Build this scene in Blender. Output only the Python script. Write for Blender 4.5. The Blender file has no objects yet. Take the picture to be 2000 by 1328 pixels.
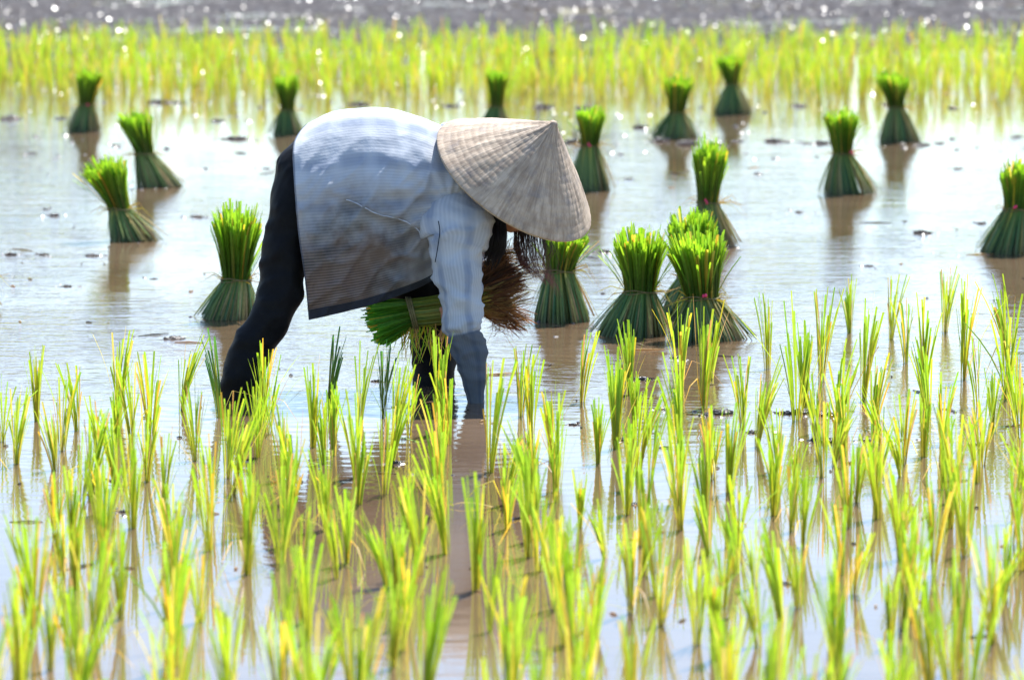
import bpy, bmesh, math, random
from mathutils import Vector, Matrix, noise
R = math.radians
rnd = random.Random(7)
scn = bpy.context.scene
COL = scn.collection

# ------------------------------------------------------------------ camera
H = 1.5; FPX = 7920.0; PITCH = math.atan(964.0 / FPX)
cd = bpy.data.cameras.new('camera'); cam = bpy.data.objects.new('camera', cd); COL.objects.link(cam)
cam.location = (0, 0, H); cam.rotation_euler = (math.pi / 2 - PITCH, 0, 0)
cd.sensor_width = 36.0; cd.lens = 36.0 * FPX / 2000.0
cd.clip_start = 0.1; cd.clip_end = 5000
FWD = Vector((0, math.cos(PITCH), -math.sin(PITCH))); UP = Vector((0, math.sin(PITCH), math.cos(PITCH))); RT = Vector((1, 0, 0))
CAM = Vector((0, 0, H))
D0 = 11.22                                   # distance of the woman along the view
cd.dof.use_dof = True; cd.dof.focus_distance = 11.0; cd.dof.aperture_fstop = 4.9; cd.dof.aperture_blades = 9
scn.camera = cam

# ------------------------------------------------------------------ sky, sun, exposure
SUN_EL = R(58); SUN_AZ = R(24)               # azimuth from +Y (away from camera) towards +X
w = bpy.data.worlds.new('World'); scn.world = w; w.use_nodes = True
nt = w.node_tree; bg = nt.nodes['Background']
sky = nt.nodes.new('ShaderNodeTexSky'); sky.sky_type = 'NISHITA'; sky.sun_disc = False
sky.sun_elevation = SUN_EL; sky.sun_rotation = SUN_AZ; sky.air_density = 1.0; sky.dust_density = 0.35; sky.ozone_density = 2.0
nt.links.new(sky.outputs[0], bg.inputs[0]); bg.inputs[1].default_value = 0.118
sl = bpy.data.lights.new('sun', 'SUN'); so = bpy.data.objects.new('sun', sl); COL.objects.link(so)
sl.energy = 4.6; sl.angle = R(0.5); sl.color = (1.0, 0.97, 0.91)
sd = Vector((math.sin(SUN_AZ) * math.cos(SUN_EL), math.cos(SUN_AZ) * math.cos(SUN_EL), math.sin(SUN_EL)))
so.rotation_euler = sd.to_track_quat('Z', 'Y').to_euler()
scn.view_settings.view_transform = 'Standard'; scn.view_settings.look = 'None'
scn.view_settings.exposure = 1.32; scn.view_settings.gamma = 1.0
scn.cycles.max_bounces = 8; scn.cycles.transparent_max_bounces = 8
scn.cycles.sample_clamp_indirect = 6.0

# ------------------------------------------------------------------ helpers
def P(px, py, dd=0.0):
    """point at a pixel of the 2000 x 1328 photo, dd metres behind the woman's plane"""
    d = D0 + dd
    return CAM + (FWD + RT * ((px - 1000) / FPX) + UP * ((664 - py) / FPX)) * d
def G(px, py):
    r = FWD + RT * ((px - 1000) / FPX) + UP * ((664 - py) / FPX)
    return CAM + r * (H / -r.z)
def ppm(py): return (py + 300.0) / H           # pixels per metre at ground row py

def tag(o, label=None, cat=None, group=None, kind=None):
    if label: o['label'] = label
    if cat: o['category'] = cat
    if group: o['group'] = group
    if kind: o['kind'] = kind
    return o
def empty(name, loc):
    o = bpy.data.objects.new(name, None); COL.objects.link(o); o.location = loc; o.empty_display_size = 0.1
    return o
def link(name, me, parent=None, loc=None):
    o = bpy.data.objects.new(name, me); COL.objects.link(o)
    if parent:
        o.parent = parent
        if loc is None: o.location = -parent.location     # meshes made in world space
        else: o.location = loc
    elif loc is not None: o.location = loc
    return o

class MB:
    def __init__(s): s.v = []; s.f = []; s.c = []; s.m = []; s.uv = []
    def vert(s, p, c=(1, 1, 1), uv=(0, 0)):
        s.v.append(tuple(p)); s.c.append(c); s.uv.append(uv); return len(s.v) - 1
    def face(s, *i, m=0): s.f.append(i); s.m.append(m)
    def mesh(s, name, mats, smooth=True):
        me = bpy.data.meshes.new(name); me.from_pydata(s.v, [], s.f)
        for m in (mats if isinstance(mats, (list, tuple)) else [mats]): me.materials.append(m)
        me.polygons.foreach_set('material_index', s.m)
        me.polygons.foreach_set('use_smooth', [smooth] * len(s.f))
        ca = me.color_attributes.new('col', 'FLOAT_COLOR', 'POINT')
        flat = [x for c in s.c for x in (c[0], c[1], c[2], 1.0)]
        ca.data.foreach_set('color', flat)
        ul = me.uv_layers.new(name='UVMap')
        li = [0] * len(me.loops); me.loops.foreach_get('vertex_index', li)
        ul.data.foreach_set('uv', [x for i in li for x in s.uv[i]])
        me.update(); return me
    def strip(s, pts, widths, side, cols, fold=0.0):
        """leaf blade: pts along, side vector; folded slightly along its midrib"""
        prev = None
        for k, (p, wd) in enumerate(zip(pts, widths)):
            sv = side * (wd * 0.5)
            t = (pts[min(k + 1, len(pts) - 1)] - pts[max(k - 1, 0)])
            n = t.cross(side); n = n.normalized() * (fold * wd) if n.length > 1e-9 else Vector((0, 0, 0))
            c = cols[k]
            row = (s.vert(p - sv, c), s.vert(p + n, c), s.vert(p + sv, c))
            if prev:
                s.face(prev[0], prev[1], row[1], row[0]); s.face(prev[1], prev[2], row[2], row[1])
            prev = row
    def tube(s, cs, ra, rb, fwd, n=12, cap=True, c=(1, 1, 1), fn=None):
        """loft of ellipses: half width ra across the view, rb along fwd"""
        rows = []; L = len(cs)
        for i, p in enumerate(cs):
            t = (cs[min(i + 1, L - 1)] - cs[max(i - 1, 0)]).normalized()
            n1 = t.cross(fwd)
            if n1.length < 1e-4: n1 = t.cross(Vector((1, 0, 0)))
            n1.normalize(); n2 = t.cross(n1).normalized()
            row = []
            for j in range(n):
                a = 2 * math.pi * j / n
                q = p + n1 * (ra[i] * math.cos(a)) + n2 * (rb[i] * math.sin(a))
                if fn: q = q + fn(i / (L - 1), j / n, q, (q - p).normalized())
                row.append(s.vert(q, c, (j / n, i / (L - 1))))
            rows.append(row)
        for i in range(L - 1):
            for j in range(n):
                s.face(rows[i][j], rows[i][(j + 1) % n], rows[i + 1][(j + 1) % n], rows[i + 1][j])
        if cap:
            s.face(*rows[0][::-1]); s.face(*rows[-1])
        return rows

def cr(vals, n):
    """Catmull-Rom resampling of a list of tuples to n samples"""
    out = []; L = len(vals)
    for k in range(n):
        x = k / (n - 1) * (L - 1); i = min(int(x), L - 2); t = x - i
        p0 = vals[max(i - 1, 0)]; p1 = vals[i]; p2 = vals[i + 1]; p3 = vals[min(i + 2, L - 1)]
        out.append(tuple(0.5 * ((2 * b) + (-a + c) * t + (2 * a - 5 * b + 4 * c - d) * t * t + (-a + 3 * b - 3 * c + d) * t ** 3)
                         for a, b, c, d in zip(p0, p1, p2, p3)))
    return out

def remesh(mb, name, mat, voxel, smooth=2):
    me = mb.mesh(name + '_tmp', mat); o = bpy.data.objects.new('tmp', me); COL.objects.link(o)
    m = o.modifiers.new('r', 'REMESH'); m.mode = 'VOXEL'; m.voxel_size = voxel; m.use_smooth_shade = True
    if smooth:
        s_ = o.modifiers.new('s', 'SMOOTH'); s_.factor = 0.5; s_.iterations = smooth
    dg = bpy.context.evaluated_depsgraph_get(); dg.update()
    out = bpy.data.meshes.new_from_object(o.evaluated_get(dg)); out.name = name
    bpy.data.objects.remove(o); out.materials.clear(); out.materials.append(mat)
    out.polygons.foreach_set('use_smooth', [True] * len(out.polygons)); return out

# ------------------------------------------------------------------ materials
class N:
    def __init__(s, name):
        s.m = bpy.data.materials.new(name); s.m.use_nodes = True; s.t = s.m.node_tree
        s.p = s.t.nodes['Principled BSDF']; s.out = s.t.nodes['Material Output']
    def n(s, typ, **k):
        d = s.t.nodes.new(typ)
        for a, b in k.items(): setattr(d, a, b)
        return d
    def l(s, a, b): s.t.links.new(a, b)
    def noise(s, scale, detail=4, vec=None, rough=0.55):
        d = s.n('ShaderNodeTexNoise'); d.inputs['Scale'].default_value = scale; d.inputs['Detail'].default_value = detail
        d.inputs['Roughness'].default_value = rough
        if vec: s.l(vec, d.inputs['Vector'])
        return d
    def ramp(s, fac, stops):
        d = s.n('ShaderNodeValToRGB'); e = d.color_ramp.elements
        while len(e) < len(stops): e.new(0.5)
        for x, (p, c) in zip(e, stops): x.position = p; x.color = (*c, 1) if len(c) == 3 else c
        s.l(fac, d.inputs[0]); return d
    def mix(s, fac, a, b, blend='MIX'):
        d = s.n('ShaderNodeMix', data_type='RGBA', blend_type=blend)
        for inp, v in ((d.inputs[0], fac), (d.inputs[6], a), (d.inputs[7], b)):
            if isinstance(v, (int, float)): inp.default_value = v
            elif isinstance(v, tuple): inp.default_value = (*v, 1)
            else: s.l(v, inp)
        return d.outputs[2]
    def math(s, op, a, b=0.0, c=None):
        d = s.n('ShaderNodeMath', operation=op)
        for inp, v in zip(d.inputs, (a, b, c)):
            if v is None: continue
            if isinstance(v, (int, float)): inp.default_value = v
            else: s.l(v, inp)
        return d.outputs[0]
    def bump(s, h, strength, dist, prev=None):
        d = s.n('ShaderNodeBump'); d.inputs['Strength'].default_value = strength; d.inputs['Distance'].default_value = dist
        s.l(h, d.inputs['Height'])
        if prev: s.l(prev, d.inputs['Normal'])
        return d.outputs[0]

def leaf_mat(name, trans=0.5, rough=0.45, gain=1.35):
    a = N(name); at = a.n('ShaderNodeAttribute', attribute_name='col')
    nz = a.noise(90, 3); tc = a.n('ShaderNodeTexCoord'); a.l(tc.outputs['Object'], nz.inputs['Vector'])
    v = a.math('MULTIPLY_ADD', nz.outputs[0], 0.7, 0.65)
    hs = a.n('ShaderNodeHueSaturation'); a.l(at.outputs['Color'], hs.inputs['Color']); a.l(v, hs.inputs['Value'])
    a.l(hs.outputs[0], a.p.inputs['Base Color']); a.p.inputs['Roughness'].default_value = rough
    a.p.inputs['Specular IOR Level'].default_value = 0.35
    tr = a.n('ShaderNodeBsdfTranslucent')
    g = a.mix(1.0, hs.outputs[0], (gain * 1.06, gain * .96, gain * 0.7), 'MULTIPLY'); a.l(g, tr.inputs['Color'])
    mx = a.n('ShaderNodeMixShader'); mx.inputs[0].default_value = trans
    a.l(a.p.outputs[0], mx.inputs[1]); a.l(tr.outputs[0], mx.inputs[2]); a.l(mx.outputs[0], a.out.inputs[0])
    return a.m
M = {}
M['leaf'] = leaf_mat('rice_leaf', 0.55)
M['stalk'] = leaf_mat('rice_stalk', 0.2, 0.4, 1.1)
M['root'] = leaf_mat('rice_root', 0.4, 0.6, 1.3)

def mud_mat(name, c1, c2, rough, spec=0.8):
    a = N(name); tc = a.n('ShaderNodeTexCoord').outputs['Object']
    n1 = a.noise(14, 6, tc); n2 = a.noise(70, 5, tc)
    cr_ = a.ramp(n1.outputs[0], [(0.3, c1), (0.7, c2)]); a.l(cr_.outputs[0], a.p.inputs['Base Color'])
    r_ = a.math('MULTIPLY_ADD', n2.outputs[0], 0.35, rough); a.l(r_, a.p.inputs['Roughness'])
    a.p.inputs['Specular IOR Level'].default_value = spec
    b = a.bump(n2.outputs[0], 0.8, 0.01); b = a.bump(n1.outputs[0], 0.6, 0.02, b); a.l(b, a.p.inputs['Normal'])
    return a.m
M['mud'] = mud_mat('wet_mud', (0.03, 0.024, 0.022), (0.09, 0.07, 0.062), 0.02)
M['mudfield'] = mud_mat('field_mud', (0.045, 0.043, 0.045), (0.125, 0.119, 0.122), 0.40, 0.2)

def water_mat():
    a = N('paddy_water'); geo = a.n('ShaderNodeNewGeometry').outputs['Position']
    n0 = a.noise(0.9, 5, geo); c = a.ramp(n0.outputs[0], [(0.3, (0.095, 0.060, 0.034)), (0.7, (0.15, 0.10, 0.062))])
    a.l(c.outputs[0], a.p.inputs['Base Color'])
    a.p.inputs['Roughness'].default_value = 0.035; a.p.inputs['IOR'].default_value = 1.66
    a.p.inputs['Specular IOR Level'].default_value = 0.5
    # ripples: fine isotropic ripples, patchy; stronger from the legs outwards
    mp = a.n('ShaderNodeMapping'); a.l(geo, mp.inputs['Vector']); mp.inputs['Scale'].default_value = (0.30, 1.0, 1.0)
    r1 = a.noise(34, 3, mp.outputs[0], 0.5); r2 = a.noise(9, 2, mp.outputs[0], 0.5)
    patch = a.noise(0.55, 3, geo)
    pr = a.ramp(patch.outputs[0], [(0.34, (0.25,) * 3), (0.60, (1,) * 3)])
    # calmer among the planted rows near the camera
    sx = a.n('ShaderNodeSeparateXYZ'); a.l(geo, sx.inputs[0])
    near = a.n('ShaderNodeMapRange'); a.l(sx.outputs[1], near.inputs[0])
    near.inputs[1].default_value = 9.0; near.inputs[2].default_value = 11.5; near.inputs[3].default_value = 0.16; near.inputs[4].default_value = 1.15
    far = a.n('ShaderNodeMapRange'); a.l(sx.outputs[1], far.inputs[0])
    far.inputs[1].default_value = 15.0; far.inputs[2].default_value = 20; far.inputs[3].default_value = 1.0; far.inputs[4].default_value = 0.35
    st = a.math('MULTIPLY', near.outputs[0], far.outputs[0]); st = a.math('MULTIPLY', st, pr.outputs[0]); st = a.math('ADD', st, 0.04)
    h = a.math('ADD', a.math('MULTIPLY', r1.outputs[0], 0.0026), a.math('MULTIPLY', r2.outputs[0], 0.0040))
    h = a.math('MULTIPLY', h, st)
    for (cx_, cy_, amp) in ((-.74, 11.05, .00030), (-.22, 11.35, .00022), (-.10, 11.0, .00035), (1.3, 12.2, .00015)):   # rings spreading from legs and hand
        dv = a.n('ShaderNodeVectorMath', operation='DISTANCE'); a.l(geo, dv.inputs[0]); dv.inputs[1].default_value = (cx_, cy_, 0)
        dd_ = a.math('ADD', dv.outputs['Value'], a.math('MULTIPLY', patch.outputs[0], .25))
        ring = a.math('MULTIPLY', a.math('SINE', a.math('MULTIPLY', dd_, 75)), a.math('POWER', 2.718, a.math('MULTIPLY', dd_, -1.1)))
        h = a.math('ADD', h, a.math('MULTIPLY', ring, amp))
    b = a.n('ShaderNodeBump'); b.inputs['Strength'].default_value = 1.0; b.inputs['Distance'].default_value = 1.0
    a.l(h, b.inputs['Height']); a.l(b.outputs[0], a.p.inputs['Normal'])
    return a.m
M['water'] = water_mat()

def simple(name, col, rough=0.6, spec=0.5, nscale=0, bump=0, dist=0.002, var=0.3):
    a = N(name); a.p.inputs['Roughness'].default_value = rough; a.p.inputs['Specular IOR Level'].default_value = spec
    tc = a.n('ShaderNodeTexCoord').outputs['Object']
    nz = a.noise(nscale or 30, 5, tc)
    lo = tuple(x * (1 - var) for x in col); hi = tuple(min(1, x * (1 + var)) for x in col)
    r_ = a.ramp(nz.outputs[0], [(0.3, lo), (0.7, hi)]); a.l(r_.outputs[0], a.p.inputs['Base Color'])
    if bump: a.l(a.bump(nz.outputs[0], bump, dist), a.p.inputs['Normal'])
    return a.m
M['glint'] = simple('slick_mud', (0.05, 0.042, 0.04), 0.30, 0.7, 40, 0, 0)
M['skin'] = simple('skin', (0.42, 0.20, 0.12), 0.5, 0.4, 60, 0.1, 0.001, 0.12)
M['hair'] = simple('hair', (0.014, 0.008, 0.008), 0.32, 0.6, 60)
M['hair_tip'] = leaf_mat('hair_fine', 0.35, 0.35, 1.0)
M['trouser'] = simple('black_trouser_cloth', (0.005, 0.005, 0.006), 0.62, 0.12, 40, 0.3, 0.004)
M['tie'] = simple('dry_straw_tie', (0.17, 0.145, 0.06), 0.7, 0.3, 80, 0.4)
M['pink'] = simple('pink_string', (0.75, 0.06, 0.16), 0.6, 0.3, 80)
M['treeleaf'] = simple('tree_leaves', (0.05, 0.08, 0.03), 0.6, 0.3, 1)

def shirt_mat(name, sleeve):
    a = N(name); uv = a.n('ShaderNodeUVMap').outputs[0]; sp = a.n('ShaderNodeSeparateXYZ'); a.l(uv, sp.inputs[0])
    U, V = sp.outputs[0], sp.outputs[1]           # V: along the stripes' normal, U: along the stripes
    obj = a.n('ShaderNodeTexCoord').outputs['Object']
    fine = a.math('SINE', a.math('MULTIPLY', V, 2 * math.pi * (46 if sleeve else 150)))
    fine01 = a.math('MULTIPLY_ADD', fine, 0.5, 0.5)
    wv = a.noise(2.2, 3, obj)
    broad = a.math('SINE', a.math('ADD', a.math('MULTIPLY', V, 2 * math.pi * (5 if sleeve else 11)), a.math('MULTIPLY', wv.outputs[0], 5)))
    cross = a.math('SINE', a.math('MULTIPLY', U, 2 * math.pi * 6.5))
    n1 = a.noise(6, 5, obj); n2 = a.noise(22, 6, obj)
    base = a.mix(fine01, (0.39, 0.42, 0.475), (0.47, 0.50, 0.55))
    bbr = a.n('ShaderNodeMapRange'); a.l(broad, bbr.inputs[0]); bbr.inputs[1].default_value = 0.45; bbr.inputs[2].default_value = 0.95; bb = bbr.outputs[0]; base = a.mix(a.math('MULTIPLY', bb, 0.68), base, (0.17, 0.22, 0.33))
    cc = a.math('MULTIPLY', a.math('MAXIMUM', cross, 0.0), 0.30); base = a.mix(cc, base, (0.62, 0.66, 0.72))
    fade = a.ramp(a.noise(4, 4, obj).outputs[0], [(0.35, (0.0,) * 3), (0.7, (0.5,) * 3)])
    base = a.mix(fade.outputs[0], base, (0.50, 0.53, 0.57))
    if sleeve:   # soaked cuff
        edge = a.math('ADD', U, a.math('MULTIPLY_ADD', n2.outputs[0], 0.03, -0.015))
        wet = a.n('ShaderNodeMapRange'); a.l(edge, wet.inputs[0])
        wet.inputs[1].default_value = 0.60; wet.inputs[2].default_value = 0.625
        base = a.mix(wet.outputs[0], base, a.mix(0.78, base, (0.022, 0.030, 0.045)))
    else:        # mud stain over the hanging front panel, dark placket band
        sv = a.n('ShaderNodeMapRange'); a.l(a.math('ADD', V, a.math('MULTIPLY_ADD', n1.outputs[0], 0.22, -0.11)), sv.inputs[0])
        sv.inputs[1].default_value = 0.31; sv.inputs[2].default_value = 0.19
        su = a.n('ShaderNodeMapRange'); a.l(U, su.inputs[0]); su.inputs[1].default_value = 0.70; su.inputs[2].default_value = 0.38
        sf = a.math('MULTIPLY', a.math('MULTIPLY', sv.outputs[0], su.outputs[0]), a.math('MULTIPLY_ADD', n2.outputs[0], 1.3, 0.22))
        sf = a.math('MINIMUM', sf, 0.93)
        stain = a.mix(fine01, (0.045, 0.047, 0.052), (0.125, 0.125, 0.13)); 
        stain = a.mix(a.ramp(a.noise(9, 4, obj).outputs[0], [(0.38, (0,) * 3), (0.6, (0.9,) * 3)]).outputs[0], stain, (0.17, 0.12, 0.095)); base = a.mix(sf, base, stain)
        bv = a.n('ShaderNodeMapRange'); a.l(a.math('ADD', V, a.math('MULTIPLY_ADD', n2.outputs[0], 0.10, -0.05)), bv.inputs[0])
        bv.inputs[1].default_value = 0.19; bv.inputs[2].default_value = 0.10
        bu = a.n('ShaderNodeMapRange'); a.l(U, bu.inputs[0]); bu.inputs[1].default_value = 0.42; bu.inputs[2].default_value = 0.25
        base = a.mix(a.math('MULTIPLY', a.math('MULTIPLY', bv.outputs[0], bu.outputs[0]), 0.75), base, a.mix(fine01, (0.10, 0.068, 0.055), (0.27, 0.19, 0.16)))
        band = a.math('LESS_THAN', V, 0.035); base = a.mix(a.math('MULTIPLY', band, 0.9), base, (0.02, 0.028, 0.045))
        hem = a.math('LESS_THAN', U, 0.012); base = a.mix(a.math('MULTIPLY', hem, 0.6), base, (0.05, 0.07, 0.11))
    a.l(base, a.p.inputs['Base Color']); a.p.inputs['Roughness'].default_value = 0.85; a.p.inputs['Specular IOR Level'].default_value = 0.2
    b = a.bump(fine01, 0.15, 0.001); b = a.bump(n2.outputs[0], 0.35, 0.006, b); b = a.bump(n1.outputs[0], 0.4, 0.02, b)
    a.l(b, a.p.inputs['Normal'])
    tr = a.n('ShaderNodeBsdfTranslucent'); a.l(base, tr.inputs['Color'])
    mx = a.n('ShaderNodeMixShader'); mx.inputs[0].default_value = 0.10
    a.l(a.p.outputs[0], mx.inputs[1]); a.l(tr.outputs[0], mx.inputs[2]); a.l(mx.outputs[0], a.out.inputs[0])
    return a.m
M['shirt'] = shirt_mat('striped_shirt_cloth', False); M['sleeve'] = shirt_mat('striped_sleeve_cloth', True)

def hat_mat():
    a = N('palm_leaf_hat'); uv = a.n('ShaderNodeUVMap').outputs[0]; sp = a.n('ShaderNodeSeparateXYZ'); a.l(uv, sp.inputs[0])
    obj = a.n('ShaderNodeTexCoord').outputs['Object']
    cmb = a.n('ShaderNodeCombineXYZ'); a.l(a.math('MULTIPLY', sp.outputs[0], 130), cmb.inputs[0]); a.l(a.math('MULTIPLY', sp.outputs[1], 2.2), cmb.inputs[1])
    fib = a.noise(1.0, 5, cmb.outputs[0], 0.7)
    cm2 = a.n('ShaderNodeCombineXYZ'); a.l(a.math('MULTIPLY', sp.outputs[0], 42), cm2.inputs[0]); a.l(a.math('MULTIPLY', sp.outputs[1], 5), cm2.inputs[1])
    fib2 = a.noise(1.0, 4, cm2.outputs[0], 0.6)
    blot = a.noise(22, 6, obj, 0.65)
    c = a.ramp(fib.outputs[0], [(0.25, (0.25, 0.185, 0.125)), (0.5, (0.43, 0.345, 0.26)), (0.75, (0.57, 0.47, 0.37))]).outputs[0]
    c2 = a.ramp(fib2.outputs[0], [(0.38, (0.70, 0.64, 0.60)), (0.62, (1.08, 1.04, 1.0))]).outputs[0]
    c = a.mix(1.0, c, c2, 'MULTIPLY')
    bl = a.ramp(blot.outputs[0], [(0.52, (0,) * 3), (0.66, (0.55,) * 3)]).outputs[0]
    c = a.mix(bl, c, (0.20, 0.175, 0.17))
    a.l(c, a.p.inputs['Base Color']); a.p.inputs['Roughness'].default_value = 0.55; a.p.inputs['Specular IOR Level'].default_value = 0.35
    b = a.bump(fib.outputs[0], 0.6, 0.003); b = a.bump(fib2.outputs[0], 0.5, 0.004, b); a.l(b, a.p.inputs['Normal'])
    return a.m
M['hat'] = hat_mat()
M['rim'] = simple('bamboo_rim', (0.42, 0.33, 0.22), 0.5, 0.4, 40)

# ------------------------------------------------------------------ ground: water sheet and muddy field beyond
mb = MB()
S = 1500
ids = [mb.vert(p) for p in ((-S, -20, 0), (S, -20, 0), (S, 2 * S, 0), (-S, 2 * S, 0))]; mb.face(*ids)
tag(link('paddy_water', mb.mesh('paddy_water', M['water'])), kind='structure')
mb = MB(); rows = []
NX, NY = 520, 260
for j in range(NY):
    y = 29.0 + 22.0 * (j / (NY - 1)) ** 1.15; row = []
    for i in range(NX):
        x = -13 + 26 * i / (NX - 1)
        e = min(1, (y - 29.0) / 1.2); e *= min(1, (13 - abs(x)) / 0.3) * min(1, (51 - y) / 1.0)
        n_ = noise.fractal(Vector((x * .7, y * 1.1, 0)), 1.0, 2.0, 4) * 0.05 + noise.fractal(Vector((x * 5, y * 6, 3)), 0.9, 2.0, 3) * 0.036
        row.append(mb.vert((x, y, -0.05 + e * (0.050 + n_))))
    rows.append(row)
for j in range(NY - 1):
    for i in range(NX - 1): mb.face(rows[j][i], rows[j][i + 1], rows[j + 1][i + 1], rows[j + 1][i])
tag(link('mud_ground', mb.mesh('mud_ground', M['mudfield'])), kind='structure')

# (its mud is matt: only the wet clods and pools on it shine)
_t = M['mudfield'].node_tree; _p = _t.nodes['Principled BSDF']; _d = _t.nodes.new('ShaderNodeBsdfDiffuse')
_t.links.new(_p.inputs['Base Color'].links[0].from_socket, _d.inputs['Color']); _t.links.new(_p.inputs['Normal'].links[0].from_socket, _d.inputs['Normal'])
_t.links.new(_d.outputs[0], _t.nodes['Material Output'].inputs[0])
# far wood beyond the field: seen only as the soft grey reflections in the water
mb = MB(); r2 = random.Random(3)
for k in range(74):
    cx = -68 + k * 1.9 + r2.uniform(-1, 1); cy = 170 + r2.uniform(-8, 8); hh = r2.choice((5, 7, 8, 9, 11)) * r2.uniform(.85, 1.1) + (4.5 if k in (24, 25, 26, 36, 37, 41) else 0); cw = r2.uniform(1.0, 2.8)
    cs = [Vector((cx, cy, z)) for z in (-0.2, hh * .4, hh * .75)]; mb.tube(cs, [.22, .16, .06], [.22, .16, .06], Vector((0, 1, 0)), 6)
    for q in range(650):
        d = Vector((r2.gauss(0, 1), r2.gauss(0, 1), r2.gauss(0, 1))).normalized() * r2.random() ** .4
        c_ = Vector((cx + d.x * cw, cy + d.y * cw, hh * .62 + d.z * hh * .38)); s_ = r2.uniform(.2, .5)
        e1 = Vector((r2.gauss(0, 1), r2.gauss(0, 1), r2.gauss(0, 1))).normalized() * s_; e2 = e1.cross(Vector((r2.gauss(0, 1), r2.gauss(0, 1), 1))).normalized() * s_
        mb.face(*[mb.vert(c_ + u_) for u_ in (-e1, -e2, e1, e2)])
tag(link('distant_wood', mb.mesh('distant_wood', M['treeleaf'], False)), 'far-off wood beyond the muddy field, mirrored in the water', 'wood', kind='stuff')

# ------------------------------------------------------------------ rice plants
GREENS = [(0.26, 0.46, 0.02), (0.33, 0.51, 0.025), (0.19, 0.40, 0.02), (0.40, 0.54, 0.035), (0.29, 0.50, 0.05)]
YELL = [(0.55, 0.48, 0.04), (0.62, 0.40, 0.05), (0.60, 0.52, 0.10)]
DRY = [(0.45, 0.27, 0.10), (0.52, 0.36, 0.16)]
def lerpc(a, b, t): return tuple(x + (y - x) * t for x, y in zip(a, b))
def add_tuft(mb, rg, org=Vector((0, 0, 0)), h=0.22, dark=False, segs=5, nb=None, yel=.17):
    nb = nb or rg.randint(15, 30)
    lean = Vector((rg.gauss(0, .08), rg.gauss(0, .08), 0)); fan = rg.uniform(.07, .21)
    for k in range(nb):
        kind = rg.random()
        a = rg.uniform(0, 2 * math.pi); rr = rg.random() ** .6
        d = Vector((math.cos(a) * fan * rr, math.sin(a) * fan * rr, 1)) + lean
        L = h * rg.uniform(.62, 1.05) * (1 - .12 * rr); wtop = rg.uniform(.0023, .0060)
        wisp = kind > .80
        if wisp: wtop = rg.uniform(.0012, .002); d += Vector((rg.gauss(0, .12), rg.gauss(0, .12), 0)); L *= rg.uniform(.8, 1.15)
        b0 = org + Vector((math.cos(a), math.sin(a), 0)) * rg.uniform(0, .008) + Vector((0, 0, -.02))
        bend = Vector((rg.gauss(0, .05), rg.gauss(0, .05), 0)) * L
        if rg.random() < .05: bend *= 5
        top = rg.choice(GREENS)
        if rg.random() < yel: top = rg.choice(YELL)
        if rg.random() < .05: top = rg.choice(DRY)
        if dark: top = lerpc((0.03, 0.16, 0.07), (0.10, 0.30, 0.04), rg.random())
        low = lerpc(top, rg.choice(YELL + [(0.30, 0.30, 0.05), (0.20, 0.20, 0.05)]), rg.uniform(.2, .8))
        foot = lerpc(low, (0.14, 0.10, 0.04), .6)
        yaw = rg.gauss(0, .8); side = Vector((math.cos(yaw), math.sin(yaw), 0))
        pts = []; ws = []; cs = []
        for s_ in range(segs + 1):
            t = s_ / segs; pts.append(b0 + Vector((0, 0, L * t)) + Vector((d.x, d.y, 0)) * (L * (.35 * t + .65 * t ** 1.8)) + bend * t * t)
            ws.append(wtop * (.42 + .58 * min(1, t * 1.7)) * (1 if t < 1 else .88))
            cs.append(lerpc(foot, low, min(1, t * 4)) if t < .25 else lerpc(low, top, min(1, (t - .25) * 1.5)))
        if wisp: ws[-1] = .0004
        mb.strip(pts, ws, side, cs, .18)
    if rg.random() < .35:   # a dead leaf drooping to the water
        a = rg.uniform(0, 6.28); d = Vector((math.cos(a), math.sin(a), 0)); c = rg.choice(DRY + YELL)
        pts = [org + d * (x * .13) + Vector((0, 0, z)) for x, z in ((0.02, .0), (.25, .06), (.6, .05), (1, .004))]
        mb.strip(pts, [.003, .004, .003, .001], Vector((-d.y, d.x, 0)), [c] * 4, .1)

VAR = []
for i in range(30):
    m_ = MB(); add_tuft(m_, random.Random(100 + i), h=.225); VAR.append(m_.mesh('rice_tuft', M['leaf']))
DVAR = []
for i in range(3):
    m_ = MB(); add_tuft(m_, random.Random(200 + i), h=.225, dark=True); DVAR.append(m_.mesh('rice_tuft_dark', M['leaf']))

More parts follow.
